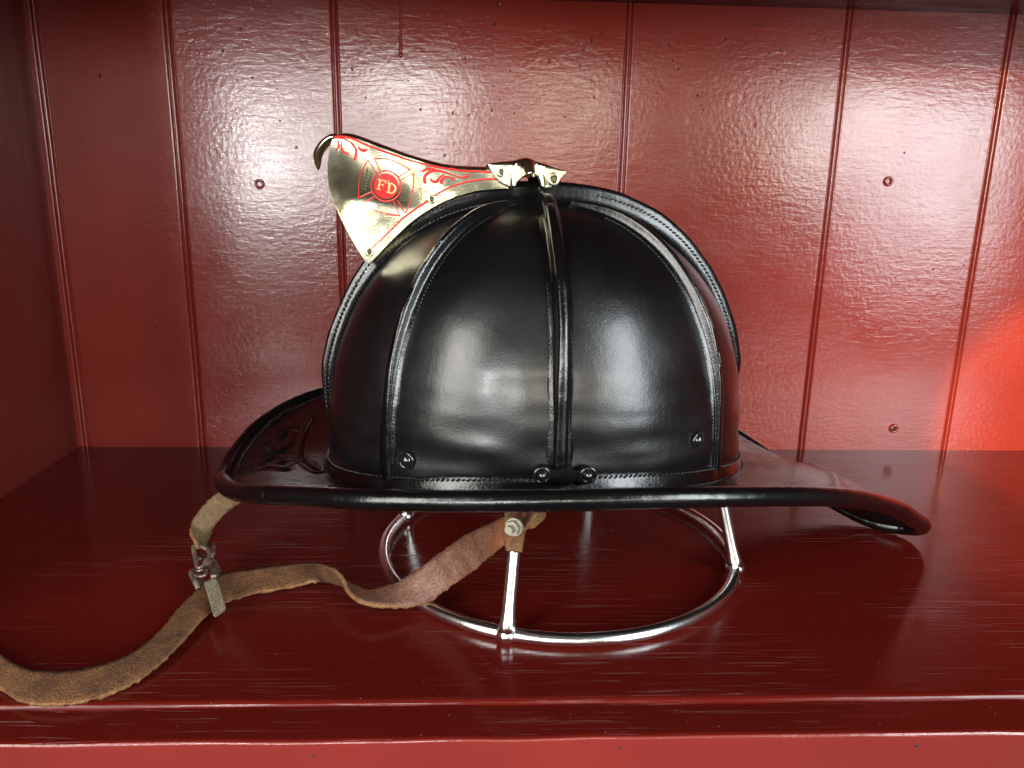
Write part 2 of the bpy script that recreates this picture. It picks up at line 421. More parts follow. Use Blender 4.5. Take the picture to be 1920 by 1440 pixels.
# stitches
def stitches(name, P, Nrm, parent, L=.0085, r=.0028, tilt=.35, mat_=None):
    P = np.array(P); d = np.r_[0, np.cumsum(np.linalg.norm(np.diff(P, axis=0), axis=1))]
    k = int(d[-1]/(L*1.9)); mb = MB()
    for i in range(k):
        s = (i+.5)/k*d[-1]; a = np.array([np.interp(s, d, P[:, q]) for q in range(3)])
        j = min(np.searchsorted(d, s), len(P)-1); T = P[j]-P[j-1]; T /= np.linalg.norm(T)+1e-9
        n = np.array(Nrm[j]); n = n/np.linalg.norm(n); b = np.cross(n, T); T2 = T+b*tilt*(1+.3*rng.randn()); T2 /= np.linalg.norm(T2)
        blob(mb, a, [T2*L*(1+.12*rng.randn()), np.cross(n, T2)*r, n*r], 6, 5)
    return mb.build(name, mat_ or M_stitch, parent)
def S_path(us, vs, off):
    P = [Wd(S(u, v, off)) for u, v in zip(us, vs)]; Q = [Wd(S(u, v, off+.01)) for u, v in zip(us, vs)]
    return P, [q-p for p, q in zip(P, Q)]
for u0, w0, w1 in ((-R90-.035, .026, .024), (-R90*.5, .022, .017), (-R90*1.5, .022, .017)):
    for sgn in ((-1, 1) if abs(u0+R90) < .1 else ((-1,) if u0 > -R90 else (1,))):
        vs = np.linspace(.02, 1.25 if abs(u0+R90) > .1 else .75, 120); us = []
        for v in vs:
            t = v/1.44; w = w0+(w1-w0)*t; cxy = math.hypot(A_*math.sin(u0), B_*math.cos(u0))*max(math.cos(v), .02)**(2/NS); us.append(u0+sgn*w/cxy)
        P, Q = S_path(us, vs, .001); stitches('stitching', P, Q, helmet, .0050, .0013, .10)
# welt: band where the dome turns into the brim
NW = 360; prof = []
V = []; m = 12
def welt_off(q): return .020*math.sin(math.pi*q)**.7+.012*(1-q)
def weltP(u, q):
    # q 0 bottom -> 1 top
    u = u; e = 0.
    p = S(u, .0); out = np.array([math.cos(u)*A_, math.sin(u)*B_, 0]); out = np.array([math.cos(u)/A_, math.sin(u)/B_, 0]); out /= np.linalg.norm(out)
    fl = .026*(1-q)**2
    wv = .0022*nz3((math.cos(u)*9, math.sin(u)*9, q*2), 1., 1)
    return p+out*(fl+.006*math.sin(math.pi*min(1, q*1.02))-.001+wv)+np.array([0, 0, -.025+.068*q+ .05*0])
for i in range(NW):
    u = 2*math.pi*i/NW
    for j in range(m):
        q = j/(m-1); p = weltP(u, q)
        if q > .85: # tuck into the dome
            out = np.array([math.cos(u)/A_, math.sin(u)/B_, 0]); out /= np.linalg.norm(out); p = p-out*.012*(q-.85)/.15
        V.append(Wd(p))
welt = obj('welt', V, gridf(NW, m, True), M_trim, helmet)
for q, L, r in ((.30, .0065, .0034), (.74, .0065, .0034)):
    P = []; Q = []
    for i in range(721):
        u = 2*math.pi*i/720; out = np.array([math.cos(u)/A_, math.sin(u)/B_, .6]); out /= np.linalg.norm(out)
        P.append(Wd(weltP(u, q)+out*.001)); o_ = out[0]*hx+out[1]*hy+np.array([0, 0, out[2]]); Q.append(o_)
    stitches('stitching', P, Q, welt, L, r, .55)
# comb along the top
def comb_h(v, side):    # side: -1 front, +1 back ; v elevation parameter
    h = .050
    h *= min(1., ((v-.10)/.25))**.6 if v > .10 else 0.
    return h
def comb_frame(s):
    # s in 0..1 front base -> over the top -> back base
    a = s*math.pi
    if a < R90: u, v = math.pi, a
    else: u, v = 0., math.pi-a
    v = max(.0, v)
    c = max(math.cos(v), 0.)**(2/NS); sn = max(math.sin(v), 0.)**(2/NS)
    p = np.array([DX+A_*c*math.cos(u), 0, zb(u)+(ZTOP-zb(u))*sn])
    return p, v
n = 150; ss = np.linspace(.035, .965, n); base = np.array([comb_frame(s)[0] for s in ss])
T = np.gradient(base, axis=0); T /= np.linalg.norm(T, axis=1)[:, None]
NRM = np.stack([-T[:, 2], T[:, 1]*0, T[:, 0]], 1)
for k in range(n):
    if NRM[k].dot(base[k]-np.array([0, 0, .3])) < 0: NRM[k] = -NRM[k]
cs = [(-.045, -.006), (-.030, .004), (-.019, .016), (-.014, .032), (-.012, .046), (-.010, .056), (-.005, .062), (0, .0635), (.005, .062), (.010, .056), (.012, .046), (.014, .032), (.019, .016), (.030, .004), (.045, -.006)]
V = []; hh = []
for k in range(n):
    t = ss[k]; e = min(1, (t-.03)/.07, (.97-t)/.07)**.6; e = max(e, .02)*(.66+.34*sstep(.15, .5, t)-.10*sstep(.6, .8, t)); hh.append(e)
    for y, z in cs:
        q = base[k]+NRM[k]*(z*e if z > 0 else z)*(1+.05*nz3((t*25, y*5, 0), 1.))+np.array([0, y*(.6+.4*e), 0])
        V.append(Wd(q+np.array([0, .002*nz3((t*14, z*20, 2), 1.), 0])))
comb = obj('comb', V, gridf(n, len(cs)), M_trim, helmet)
for zoff in (.040,):
    for lo, hi in ((2, 64), (84, n-3)):
        P = [Wd(base[k]+NRM[k]*zoff*hh[k]+np.array([0, -.0145, 0])) for k in range(lo, hi)]
        stitches('stitching', P, [-hy+.0*hx]*len(P), comb, .0065, .0030, .35)
P = [Wd(base[k]+NRM[k]*.012*hh[k]+np.array([0, -.0225, 0])) for k in range(3, 70)]
stitches('stitching', P, [-hy+np.array([0, 0, .6])]*len(P), comb, .0060, .0026, .2)

# brim ---------------------------------------------------------------
ctrl = [(-.855, .05, .250), (-.815, -.10, .285), (-.765, -.21, .305), (-.68, -.32, .338), (-.57, -.41, .366), (-.37, -.53, .398), (-.08, -.605, .418), (.26, -.61, .416),
        (.56, -.53, .376), (.77, -.42, .315), (.97, -.28, .225), (1.12, -.16, .135), (1.215, -.08, .075), (1.23, -.015, .038), (1.165, .06, .024),
        (1.08, .16, .050), (.97, .28, .12), (.82, .40, .22), (.60, .51, .335), (.34, .59, .395), (0, .62, .412), (-.35, .58, .408), (-.64, .45, .385), (-.79, .31, .335), (-.850, .17, .280)]
NR = 1440
rim = crom(ctrl, NR, True)
NT = 90
# scroll ornament on the front part of the brim, as centre lines in (x, y) helmet coordinates
def bz(pts, n=26): return crom(pts, n)
def uvw(pxs, z=.29):
    out = []
    for a, b in pxs:
        p = at_z(380+a/4., 680+b/4., z)-C0; out.append((p.dot(hx), p.dot(hy)))
    return out
scroll = [bz(uvw(s)) for s in (
    [(400, 760), (395, 800), (450, 830), (540, 838), (590, 860), (640, 880)],
    [(450, 660), (480, 690), (560, 695), (640, 665), (680, 620), (650, 605), (590, 620)],
    [(440, 745), (520, 725), (600, 735), (640, 765), (600, 790), (540, 770)],
    [(480, 560), (560, 545), (650, 500), (740, 460), (820, 440)],
    [(500, 520), (600, 515), (660, 470)])]
groove = bz(uvw([(870, 900), (800, 850), (740, 770), (750, 690), (790, 600), (850, 540)]), 40)
cracks = [bz(uvw(s), 14) for s in ([(330, 640), (420, 650), (500, 640)], [(250, 740), (420, 745), (560, 760), (740, 765)], [(460, 520), (560, 500), (640, 515)], [(300, 800), (380, 795)], [(640, 850), (720, 820), (760, 830)], [(760, 790), (830, 800), (880, 850)])]
gX = uvw([(0, 0)])
def segd(P, x, y):
    P = np.array(P); a = P[:-1]; b = P[1:]; d = b-a; q = np.array([x, y])-a
    t = np.clip((q*d).sum(1)/((d*d).sum(1)+1e-12), 0, 1); w = q-t[:, None]*d; k = np.argmin((w*w).sum(1)); return math.sqrt((w[k]**2).sum()), k/len(a)
def sstep(a, b, x): t = max(0, min(1, (x-a)/(b-a))); return t*t*(3-2*t)
def brimP(i, t, detail=True):
    r = rim[i]; u = math.atan2(r[1]/B_, (r[0]-DX)/A_)
    # parametric: angle of the matching base point, pulled slightly outward along the tail
    b = np.array([DX+.985*A_*math.cos(u), .985*B_*math.sin(u), zb(u)-.005])
    x, y = b[0]+(r[0]-b[0])*t, b[1]+(r[1]-b[1])*t
    side = abs(math.sin(u)); tail = max(0., math.cos(u)); front = max(0., -math.cos(u))
    g = t+ .0*t
    z = b[2]+(r[2]-b[2])*g
    z -= .030*side**1.5*math.sin(math.pi*min(1, t*1.0))**1.0*(1-.4*t)
    z += .020*front**2*math.sin(math.pi*t)
    # duck tail: convex shoulder, then a trough between the rolled sides
    z += .060*tail**4*math.sin(math.pi*t)**1.0
    rr = math.exp(-(y/.16)**2)
    # shoulder crease
    q = x-(.86-.9*y*y)
    if tail > .3: z += .010*math.exp(-(q/.02)**2)*(1-sstep(.8, .98, t))*tail
    z -= .012*math.exp(-((t-.95)/.05)**2)*0
    p = np.array([x, y, z])
    if detail:
        z += .0022*nz3(p, 7., 2)+.0008*nz3(p, 26., 4)
        if x < -.45 and -.6 < y < .5:
            for s in scroll:
                d, k = segd(s, x, y); w = .0065+.007*math.sin(math.pi*k)
                if d < .045: z += .0060*math.exp(-(d/w)**2)-.0022*math.exp(-((d-w*2.0)/(w*.7))**2)
            d, k = segd(groove, x, y)
            if d < .05: z += -.009*math.exp(-(d/.004)**2)+.005*math.exp(-((d-.012)/.006)**2)
            for s in cracks:
                d, k = segd(s, x, y)
                if d < .02: z += -.004*math.exp(-(d/.0022)**2)
        p[2] = z
    return p
V = []
for i in range(NR):
    for j in range(NT): V.append(Wd(brimP(i, j/(NT-1)*.985)))
Vu = []
for i in range(NR):
    for j in (0, 15, 30, 45, 55, 65, 75, 82, NT-1): Vu.append(Wd(brimP(i, j/(NT-1)*.985, False)-np.array([0, 0, .017])))
mb = MB(); mb.add(V, gridf(NR, NT, True)); mb.add(Vu, gridf(NR, 9, True)); brim = mb.build('brim', M_brim, helmet)
mb = MB(); rr = []
for i in range(NR):
    p = rim[i]; n_ = nz3(p, 6., 3); rr.append((.0235-.007*sstep(-.05, .25, p[1])*(p[0] < .7))*(1+.05*n_+.03*nz3(p, 40., 3)-(.07*math.exp(-((i % 193)/2.6)**2) if p[0] > .5 or p[0] < -.6 else 0)))
tube(mb, [Wd(p) for p in rim], rr, 20, True); roll = mb.build('rim_roll', M_trim, helmet)
ft = [i for i in range(NR) if rim[i][0] < -.30]
ft = sorted(ft, key=lambda i: (i+NR//2) % NR)
P = [Wd(brimP(i, .88)+np.array([0, 0, .003])) for i in ft]; stitches('stitching', P, [np.array([0, 0, 1.])]*len(P), brim, .0060, .0026, .2)
# inner liner cone, seen only from below
V = []
for i in range(96):
    u = 2*math.pi*i/96
    for j in range(10):
        v = 1.5*j/9; p = S(u, v); V.append(Wd(np.array([p[0]*.93, p[1]*.93, p[2]-.03])))
obj('liner', V, gridf(96, 10, True), M_in, helmet)

# dome rivets and the bracket at the foot of the centre ridge
def near_dome(px, py, off=.0):
    best = None
    d = ray(px, py); d /= np.linalg.norm(d); lo = None
    for k in range(2600):
        q = np.array([0, 0, 1.])+d*(1.0+k*.0005)
        l = q-C0; x, y, z = l.dot(hx)-DX, l.dot(hy), l[2]; u = math.atan2(y/B_, x/A_); zz = (z-zb(u))/(ZTOP-zb(u))
        if zz < 0: 
            if math.hypot(x/A_, y/B_) < 1: return q
            continue
        if zz < 1 and math.hypot(x/A_, y/B_) < (max(0, 1-zz**NS))**(1/NS)*1.012: return q
    return q
def outn(q):
    l = q-C0; x, y = l.dot(hx)-DX, l.dot(hy); n = (x/A_**2)*hx+(y/B_**2)*hy; return n/np.linalg.norm(n)
for px, py in ((763, 863), (1308, 825)):
    q = near_dome(px, py); n = outn(q); tx = np.cross([0, 0, 1.], n); mb = MB(); zz_ = np.array([0, 0, 1.])
    blob(mb, q+n*.004, [tx*.0150, zz_*.0150, n*.0100], 18, 10)
    ring = [q+n*.003+(.0180*math.cos(a)*tx+.0180*math.sin(a)*zz_) for a in np.linspace(0, 2*math.pi, 28, endpoint=False)]
    tube(mb, ring, .0035, 8, True); mb.build('rivet', M_rivet, helmet)
mb = MB(); q1 = near_dome(1013, 884); q2 = near_dome(1099, 884); n = outn((q1+q2)/2); zz_ = np.array([0, 0, 1.])
V = []
for i in range(31):
    t = i/30; e = abs(2*t-1); c = q1+(q2-q1)*(t*1.30-.15)+n*(.020+.014*math.exp(-((e)/.55)**2)-.0*e)
    top = .017+.004*math.cos(3*math.pi*e)-(.013*sstep(.85, 1.0, e)); bot = -.017-.006*math.cos(3*math.pi*e)+(.013*sstep(.85, 1.0, e))
    for zc in (bot, bot*.5, 0, top*.5, top): V.append(c+zz_*zc)
    
for i in range(31):
    for zc in range(5): V.append(V[i*5+zc]-n*.012)
g = gridf(31, 5); mb.add(V[:155], g); mb.add(V[155:], g)
brk = mb.build('bracket', M_trim, helmet)
for q in (q1, q2):
    mb = MB(); tx = np.cross(zz_, n); c = q+n*.026
    blob(mb, c, [tx*.012, zz_*.012, n*.011], 16, 9)
    tube(mb, [c-n*.003+(.0165*math.cos(a)*tx+.0165*math.sin(a)*zz_) for a in np.linspace(0, 2*math.pi, 24, endpoint=False)], .004, 8, True)
    mb.build('rivet', M_rivet, brk)

# ------------------------------------------------------------------ brass front holder
nH = -hy                                    # towards the viewer
P0 = C0+nH*.046
def pl(px, py, off=0.):
    q = at_plane(px, py, P0, nH)
    l = q-C0; x, z = l.dot(hx), l[2]
    w = max(0., min(1., (-x-.05)/.22))*1.0
    w *= (.012*math.sin(x*9+1.2*z)+.012*math.sin(z*13-.6)+.007*math.sin((x+z)*21))
    w = max(w, -.008)
    return q+nH*(w+off)
z1 = lambda a, b: (560+a/3.5556, 230+b/3.5556)
z2 = lambda a, b: (640+a/8.727, 280+b/8.727)
top = crom([z1(228, 118), z1(300, 98), z1(380, 108), z1(560, 172), z1(760, 242), z1(1000, 305), z1(1270, 322), z1(1400, 330)], 60)
bot = crom([z1(440, 922), z1(475, 934), z1(505, 905), z1(620, 785), z1(760, 655), z1(900, 562), z1(1050, 492), z1(1200, 452), z1(1400, 436)], 60)
left = crom([z1(228, 118), z1(212, 180), z1(195, 300), z1(205, 440), z1(262, 600), z1(350, 775), z1(440, 922)], 50)
right = crom([z1(1400, 330), z1(1400, 436)], 50)
holder = []
V = []
for i in range(60):
    for j in range(50):
        s, r = i/59, j/49
        p = (1-r)*top[i]+r*bot[i]+(1-s)*left[j]+s*right[j]-((1-s)*(1-r)*top[0]+s*(1-r)*top[-1]+(1-s)*r*bot[0]+s*r*bot[-1])
        V.append(pl(*p))
V = np.array(V); mb = MB()
mb.add(V, gridf(60, 50)); back = V-nH*.092
mb.add(back, gridf(60, 50))
mb.add(V-nH*.006, gridf(60, 50))
# rounded folded top joining both sides
T0 = V.reshape(60, 50, 3)[:, 0]; Vt = []
for i in range(60):
    for a in np.linspace(0, math.pi, 13):
        Vt.append(T0[i]-nH*.046*(1-math.cos(a))+np.array([0, 0, 1.])*.012*math.sin(a))
mb.add(Vt, gridf(60, 13))
# edge thickness on the left and lower edges of the near sheet
for E in (V.reshape(60, 50, 3)[0], V.reshape(60, 50, 3)[:, -1]):
    e2 = []; 
    for p in E: e2 += [p+nH*.0005, p-nH*.006]
    mb.add(e2, gridf(len(E), 2))
plate = mb.build('front_holder', M_brass, helmet)
# curled beak
HKc = crom([z1(262, 104), z1(212, 112), z1(165, 150), z1(132, 205), z1(128, 255), z1(133, 322)], 26)
HKw = np.interp(np.linspace(0, 1, 26), [0, .25, .6, .85, 1], [.026, .022, .026, .018, .001])
V = []
for k in range(26):
    c = at_plane(*HKc[k], C0, nH); tq = HKc[min(k+1, 25)]-HKc[max(k-1, 0)]; 
    a_ = at_plane(HKc[k][0]+tq[1]*.1, HKc[k][1]-tq[0]*.1, C0, nH)-c; a_ /= np.linalg.norm(a_)+1e-9
    wy = .046*(1-(k/25.)**1.4)+.001; th = HKw[k]*.48
    for q in range(16):
        an = 2*math.pi*q/16; V.append(c+nH*wy*math.cos(an)+a_*th*math.sin(an)*(1 if math.sin(an) > 0 else 1))
mb = MB(); mb.add(V, gridf(26, 16, False, True)); mb.build('beak', M_brass, plate)
# engraved red lines as raised enamel strokes on the plate
def stroke(mb, pts, w, n=24, off=.0034, taper=(1, 1), mi=0, closed=False, smooth=True):
    P = crom(pts, n, closed) if smooth else np.array(pts, float); k = len(P); V = []
    T = (np.roll(P, -1, 0)-np.roll(P, 1, 0)) if closed else np.gradient(P, axis=0)
    for i in range(k):
        t = i/(k-1); tn = T[i]/(np.linalg.norm(T[i])+1e-9); nn = np.array([-tn[1], tn[0]])
        w_ = w*1.3
        ww = w_*(taper[0]*(1-t)+taper[1]*t) if len(taper) == 2 else w_*np.interp(t, np.linspace(0, 1, len(taper)), taper)
        for q, o in ((-1, -.0004), (-.7, off), (.7, off), (1, -.0004)): V.append(pl(*(P[i]+nn*ww*.5*q), off=o))
    mb.add(V, gridf(k, 4, closed), mi)
mb = MB()
stroke(mb, [z1(240, 100), z1(300, 96), z1(370, 112), z1(480, 160), z1(640, 215), z1(760, 255), z1(900, 290), z1(1060, 318), z1(1180, 326), z1(1320, 332)], 3.0, 70)
stroke(mb, [z1(905, 487), z1(1000, 435), z1(1120, 395), z1(1250, 378), z1(1330, 378)], 2.6, 40)
stroke(mb, [z1(860, 522), z1(780, 575), z1(700, 632), z1(640, 690), z1(560, 770), z1(490, 832)], 2.4, 40, taper=(1.5, .6))
flour = [([z1(265, 120), z1(272, 145), z1(268, 170), z1(248, 188)], (1.2, 1.6, .5)), ([z1(290, 125), z1(290, 165), z1(303, 200), z1(342, 215)], (.5, 1.6, 1.8, .8)),
         ([z1(310, 118), z1(350, 135), z1(382, 175), z1(385, 215), z1(372, 255)], (.5, 1.2, 1.8, 2.2, 1.4)), ([z1(395, 160), z1(415, 182), z1(440, 188), z1(460, 178)], (.6, 2.0, 2.4, .8)),
         ([z1(250, 108), z1(300, 108), z1(330, 122)], (1, 1.6, .8)),
         ([z2(1275, 345), z2(1330, 355), z2(1400, 325), z2(1480, 312), z2(1560, 330)], (.8, 1.6, 1.4, .5)), ([z2(1385, 555), z2(1360, 510), z2(1375, 430), z2(1450, 365), z2(1580, 350), z2(1700, 375), z2(1800, 410), z2(1900, 440)], (2.2, 2.4, 2.2, 1.6, 1.0, .7)),
         ([z2(1900, 440), z2(1990, 465), z2(2070, 440), z2(2020, 410)], (.8, 1.4, 1.6, .8)),
         ([z2(1460, 470), z2(1490, 520), z2(1560, 525), z2(1610, 460), z2(1680, 410)], (1., 2.0, 2.4, 1.6, .6)), ([z2(1665, 570), z2(1640, 520), z2(1690, 460), z2(1760, 450), z2(1850, 495)], (1.4, 2.4, 1.8, 1.0, 2.0)),
         ([z2(1780, 300), z2(1860, 330), z2(1930, 352), z2(2010, 350)], (.6, 1.2, 1.0, .5))]
for p, tp in flour: stroke(mb, p, 2.2, 26, taper=tp)
# cross: four flared arms around the disc
arms = [[(585, 395), (440, 175), (330, 390), (285, 600), (278, 800), (500, 700)], [(640, 360), (545, 150), (780, 165), (960, 235), (1130, 330), (930, 450)],
        [(960, 510), (1180, 395), (1180, 600), (1130, 850), (1045, 1050), (920, 840)], [(850, 850), (955, 1085), (760, 1060), (600, 1020), (475, 965)], [(540, 780), (350, 880)]]
for A in arms:
    A = [z2(*q) for q in A]
    if len(A) == 6:
        stroke(mb, [A[0], A[1]], 1.5, 8); stroke(mb, A[1:5], 1.7, 26, taper=(1.3, .9, .8, 1.3)); stroke(mb, [A[4], A[5]], 1.5, 8)
    elif len(A) == 5: stroke(mb, A[:2], 1.7, 8); stroke(mb, A[1:], 1.7, 20, taper=(1.4, 1, .6))
    else: stroke(mb, A, 1.5, 8)
cx_, cy_ = z2(735, 605)
circ = lambda rx, ry, n=40: [(cx_+rx*math.cos(a), cy_+ry*math.sin(a)) for a in np.linspace(0, 2*math.pi, n, endpoint=False)]
stroke(mb, circ(28.0, 29.0), 2.0, 60, closed=True)
mb.build('red_engraving', M_red, plate)
mb = MB(); V = [pl(cx_, cy_, .0042)]; f = []
cc = circ(23, 23.6, 48)
for k in (.33, .66, 1.): V += [pl(cx_+(x-cx_)*k, cy_+(y-cy_)*k, .0042) for x, y in cc]
for j in range(48): f.append([0, 1+j, 1+(j+1) % 48])
for r in range(2):
    for j in range(48): f.append([1+r*48+j, 1+(r+1)*48+j, 1+(r+1)*48+(j+1) % 48, 1+r*48+(j+1) % 48])
mb.add(V, f); mb.build('red_disc', M_red, plate)
mb = MB()
ls = lambda pts, w: stroke(mb, [z2(*q) for q in pts], w, 18, off=.0078)
ls([(640, 510), (612, 650)], 3.6); ls([(600, 492), (668, 510), (730, 522)], 2.4); ls([(730, 515), (722, 556)], 2.0); ls([(632, 575), (690, 588)], 2.2); ls([(690, 570), (684, 610)], 1.6); ls([(575, 645), (645, 663)], 2.2)
ls([(795, 560), (775, 700)], 3.6); ls([(755, 552), (830, 568), (880, 610), (885, 665), (850, 712), (800, 715), (740, 698)], 2.8)
ls([(768, 512), (772, 530)], 1.6)
mb.build('lettering', M_gold, plate)
mb = MB()
ds = lambda pts, w=.7: stroke(mb, [z2(*q) for q in pts], w*.8, 8, off=.003)
ds([(430, 300), (360, 690)]); ds([(500, 370), (400, 700)])
for k in range(7): ds([(425-k*11, 350+k*50), (478-k*13, 375+k*48)], .8)
ds([(380, 345), (430, 330), (420, 400)], .8); ds([(455, 600), (455, 680)], .8)
ds([(1035, 590), (1010, 780)]); ds([(1060, 590), (1045, 790)]); ds([(1085, 595), (1075, 800)]); ds([(1100, 600), (1085, 800)]); ds([(1030, 590), (1065, 555), (1105, 600)], .9)
ds([(1085, 690), (1120, 690), (1115, 720), (1085, 720)], .8); ds([(960, 790), (1075, 815)], 1.0); ds([(950, 830), (1075, 845)], .8)
for k in range(5): ds([(970+k*22, 795+k*4), (965+k*22, 832+k*3)], .8)
mb.build('engraved_tools', M_brassdark, plate)
def eyelet(px, py, r, off, parent, f=pl):
    c = f(px, py, off); mb = MB(); e1 = hx; e2 = np.array([0, 0, 1.])
    tube(mb, [c+r*(math.cos(a)*e1+math.sin(a)*e2) for a in np.linspace(0, 2*math.pi, 24, endpoint=False)], r*.34, 10, True)
    blob(mb, c-nH*.002, [e1*r*.72, e2*r*.72, nH*.002], 14, 6, 1)
    mb.build('eyelet', [M_brass, M_brassdark], parent)
eyelet(*z1(472, 862), .0085, .003, plate); eyelet(*z1(888, 510), .0085, .008, plate)
# crown cap: folded saddle of brass with a tunnel for the centre ridge
n = 61; V = []
tp = crom([z1(1248, 282), z1(1330, 264), z1(1420, 255), z1(1490, 240), z1(1560, 256), z1(1650, 285), z1(1750, 332)], n)
bt = crom([z1(1250, 290), z1(1290, 360), z1(1340, 410), z1(1410, 432), z1(1450, 385), z1(1500, 350), z1(1560, 362), z1(1600, 430), z1(1640, 440), z1(1700, 400), z1(1752, 338)], n)
sN = 22
def cap_off(s, r):
    xb = abs(s-.5)
    tun = .055*math.exp(-(xb/.10)**2)
    cr = .010*math.sin(s*46)*math.exp(-((xb-.17)/.07)**2)
    return .056+tun*(.35+.65*r)+cr*r
for i in range(n):
    s = i/(n-1)
    for j in range(sN):          # far flap -> top -> near flap
        if j < 6: r = 1-j/6.; sg = -1
        else: r = (j-6)/(sN-7.); sg = 1
        p = tp[i]+(bt[i]-tp[i])*r
        c = at_plane(*p, C0, nH); o = cap_off(s, r)*math.sqrt(min(1, r*7.))
        V.append(c+nH*sg*o)
mb = MB(); mb.add(V, gridf(n, sN)); Vi = np.array(V)+0; 
cap = mb.build('crown_cap', M_brass, helmet)
md = cap.modifiers.new('thickness', 'SOLIDIFY'); md.thickness = .0007; md.offset = 0
capf = lambda px, py, off: at_plane(px, py, C0, nH)+nH*(.058+off)
eyelet(*z1(1330, 338), .0085, .016, cap, capf); eyelet(*z1(1667, 383), .0125, .014, cap, capf)
# strap of the centre ridge running up into the tunnel
mb = MB(); P = crom([S(-R90-.035, 1.12, .024), S(-R90-.035, 1.36, .034), np.array([DX*.5, -.075, 1.030]), np.array([0, -.045, 1.050]), np.array([0, 0, 1.075])], 24); V = []
for k in range(24):
    w = .0175-.002*k/23
    for q in np.linspace(-1, 1, 9): V.append(Wd(P[k]+np.array([q*w, 0, (1-q**4)*.004])+np.array([0, -(1-q**4)*.010, 0])))
mb.add(V, gridf(24, 9)); mb.build('ridge_loop', M_trim, helmet)

# ------------------------------------------------------------------ chin strap
TH = .0125
def strap(name, st, width, parent, mats, n=120, flip=None):
    Apx = np.array([s[0] for s in st], float); Bpx = np.array([s[1] for s in st], float); zc = np.array([s[2] for s in st], float)
    E1 = []; E2 = []
    for a, b, z in zip(Apx, Bpx, zc):
        best = None
        for dl in np.linspace(-.06, .06, 241):
            za, zb_ = z+dl, z-dl
            if min(za, zb_) < .006: continue
            p, q = at_z(*a, za), at_z(*b, zb_); e = abs(np.linalg.norm(p-q)-width)+.05*abs(dl)
            if dl < 0: e += .004
            if best is None or e < best[0]: best = (e, p, q)
        E1.append(best[1]); E2.append(best[2])
    E1 = crom(E1, n); E2 = crom(E2, n); V = []; fl = flip or [0]*len(st)
    T = np.gradient((E1+E2)/2, axis=0); K = 9
    prev = None
    for i in range(n):
        c = (E1[i]+E2[i])/2; wv = E2[i]-E1[i]; nn = np.cross(T[i], wv); nn /= np.linalg.norm(nn)+1e-9
        if prev is not None and nn.dot(prev) < -.2: nn = -nn
        prev = nn
        for k in range(K):
            q = k/(K-1); fr = .0016*rng.randn() if k in (0, K-1) else 0
            V.append(E1[i]+wv*(q)+wv/np.linalg.norm(wv)*fr+nn*TH*.5*(1 if 0 < k < K-1 else .75)+nn*.0012*rng.randn()*.5)
        for k in range(K):
            q = 1-k/(K-1); fr = .0016*rng.randn() if k in (0, K-1) else 0
            V.append(E1[i]+wv*(q)+wv/np.linalg.norm(wv)*fr-nn*TH*.5*(1 if 0 < k < K-1 else .75))
    f = gridf(n, 2*K, False, True); mi = []
    for i in range(n-1):
        for k in range(2*K): mi.append(0 if k < K-1 else 2 if k == K-1 or k == 2*K-1 else 1)
    f += [list(range(2*K)), list(range((n-1)*2*K, n*2*K))]; mi += [2, 2]
    return obj(name, V, f, mats, parent, True, mi), E1, E2
st = [((-190, 1080), (-250, 1120), .03), ((-130, 1135), (-175, 1190), .02), ((-70, 1185), (-100, 1250), .016), ((0, 1228), (-12, 1286), .016), ((50, 1256), (42, 1316), .016), ((120, 1261), (120, 1321), .016), ((188, 1250), (202, 1303), .016), ((248, 1226), (268, 1270), .018),
      ((296, 1190), (325, 1220), .022), ((336, 1142), (372, 1168), .026), ((370, 1108), (405, 1138), .028), ((412, 1080), (430, 1127), .030), ((470, 1070), (480, 1112), .034), ((540, 1060), (545, 1101), .038),
      ((590, 1057), (589, 1090), .042), ((622, 1066), (617, 1091), .046), ((642, 1084), (634, 1095), .05), ((656, 1114), (654, 1096), .046), ((688, 1133), (690, 1108), .042), ((735, 1138), (735, 1096), .045), ((788, 1135), (775, 1074), .060), ((842, 1102), (820, 1042), .11),
      ((895, 1062), (866, 1008), .18), ((945, 1022), (915, 984), .26), ((985, 992), (958, 962), .31), ((1010, 960), (985, 935), .34)]
chin, E1, E2 = strap('chin_strap', st, .082, helmet, [M_grain, M_suede, M_raw], 220)
tag(chin, 'brown leather chin strap, suede side up on the shelf and twisted towards the bolt')
st2 = [((500, 912), (520, 935), .30), ((450, 912), (478, 938), .27), ((412, 922), (452, 942), .235), ((382, 948), (424, 962), .19), ((363, 976), (402, 985), .145), ((357, 1000), (394, 1004), .115), ((366, 1016), (386, 1018), .09), ((370, 1030), (390, 1030), .065)]
up_, _, _ = strap('chin_strap', st2, .075, helmet, [M_dry, M_dry, M_raw], 70)
tag(up_, 'short olive-brown length of chin strap hanging from the front of the brim to the buckle')
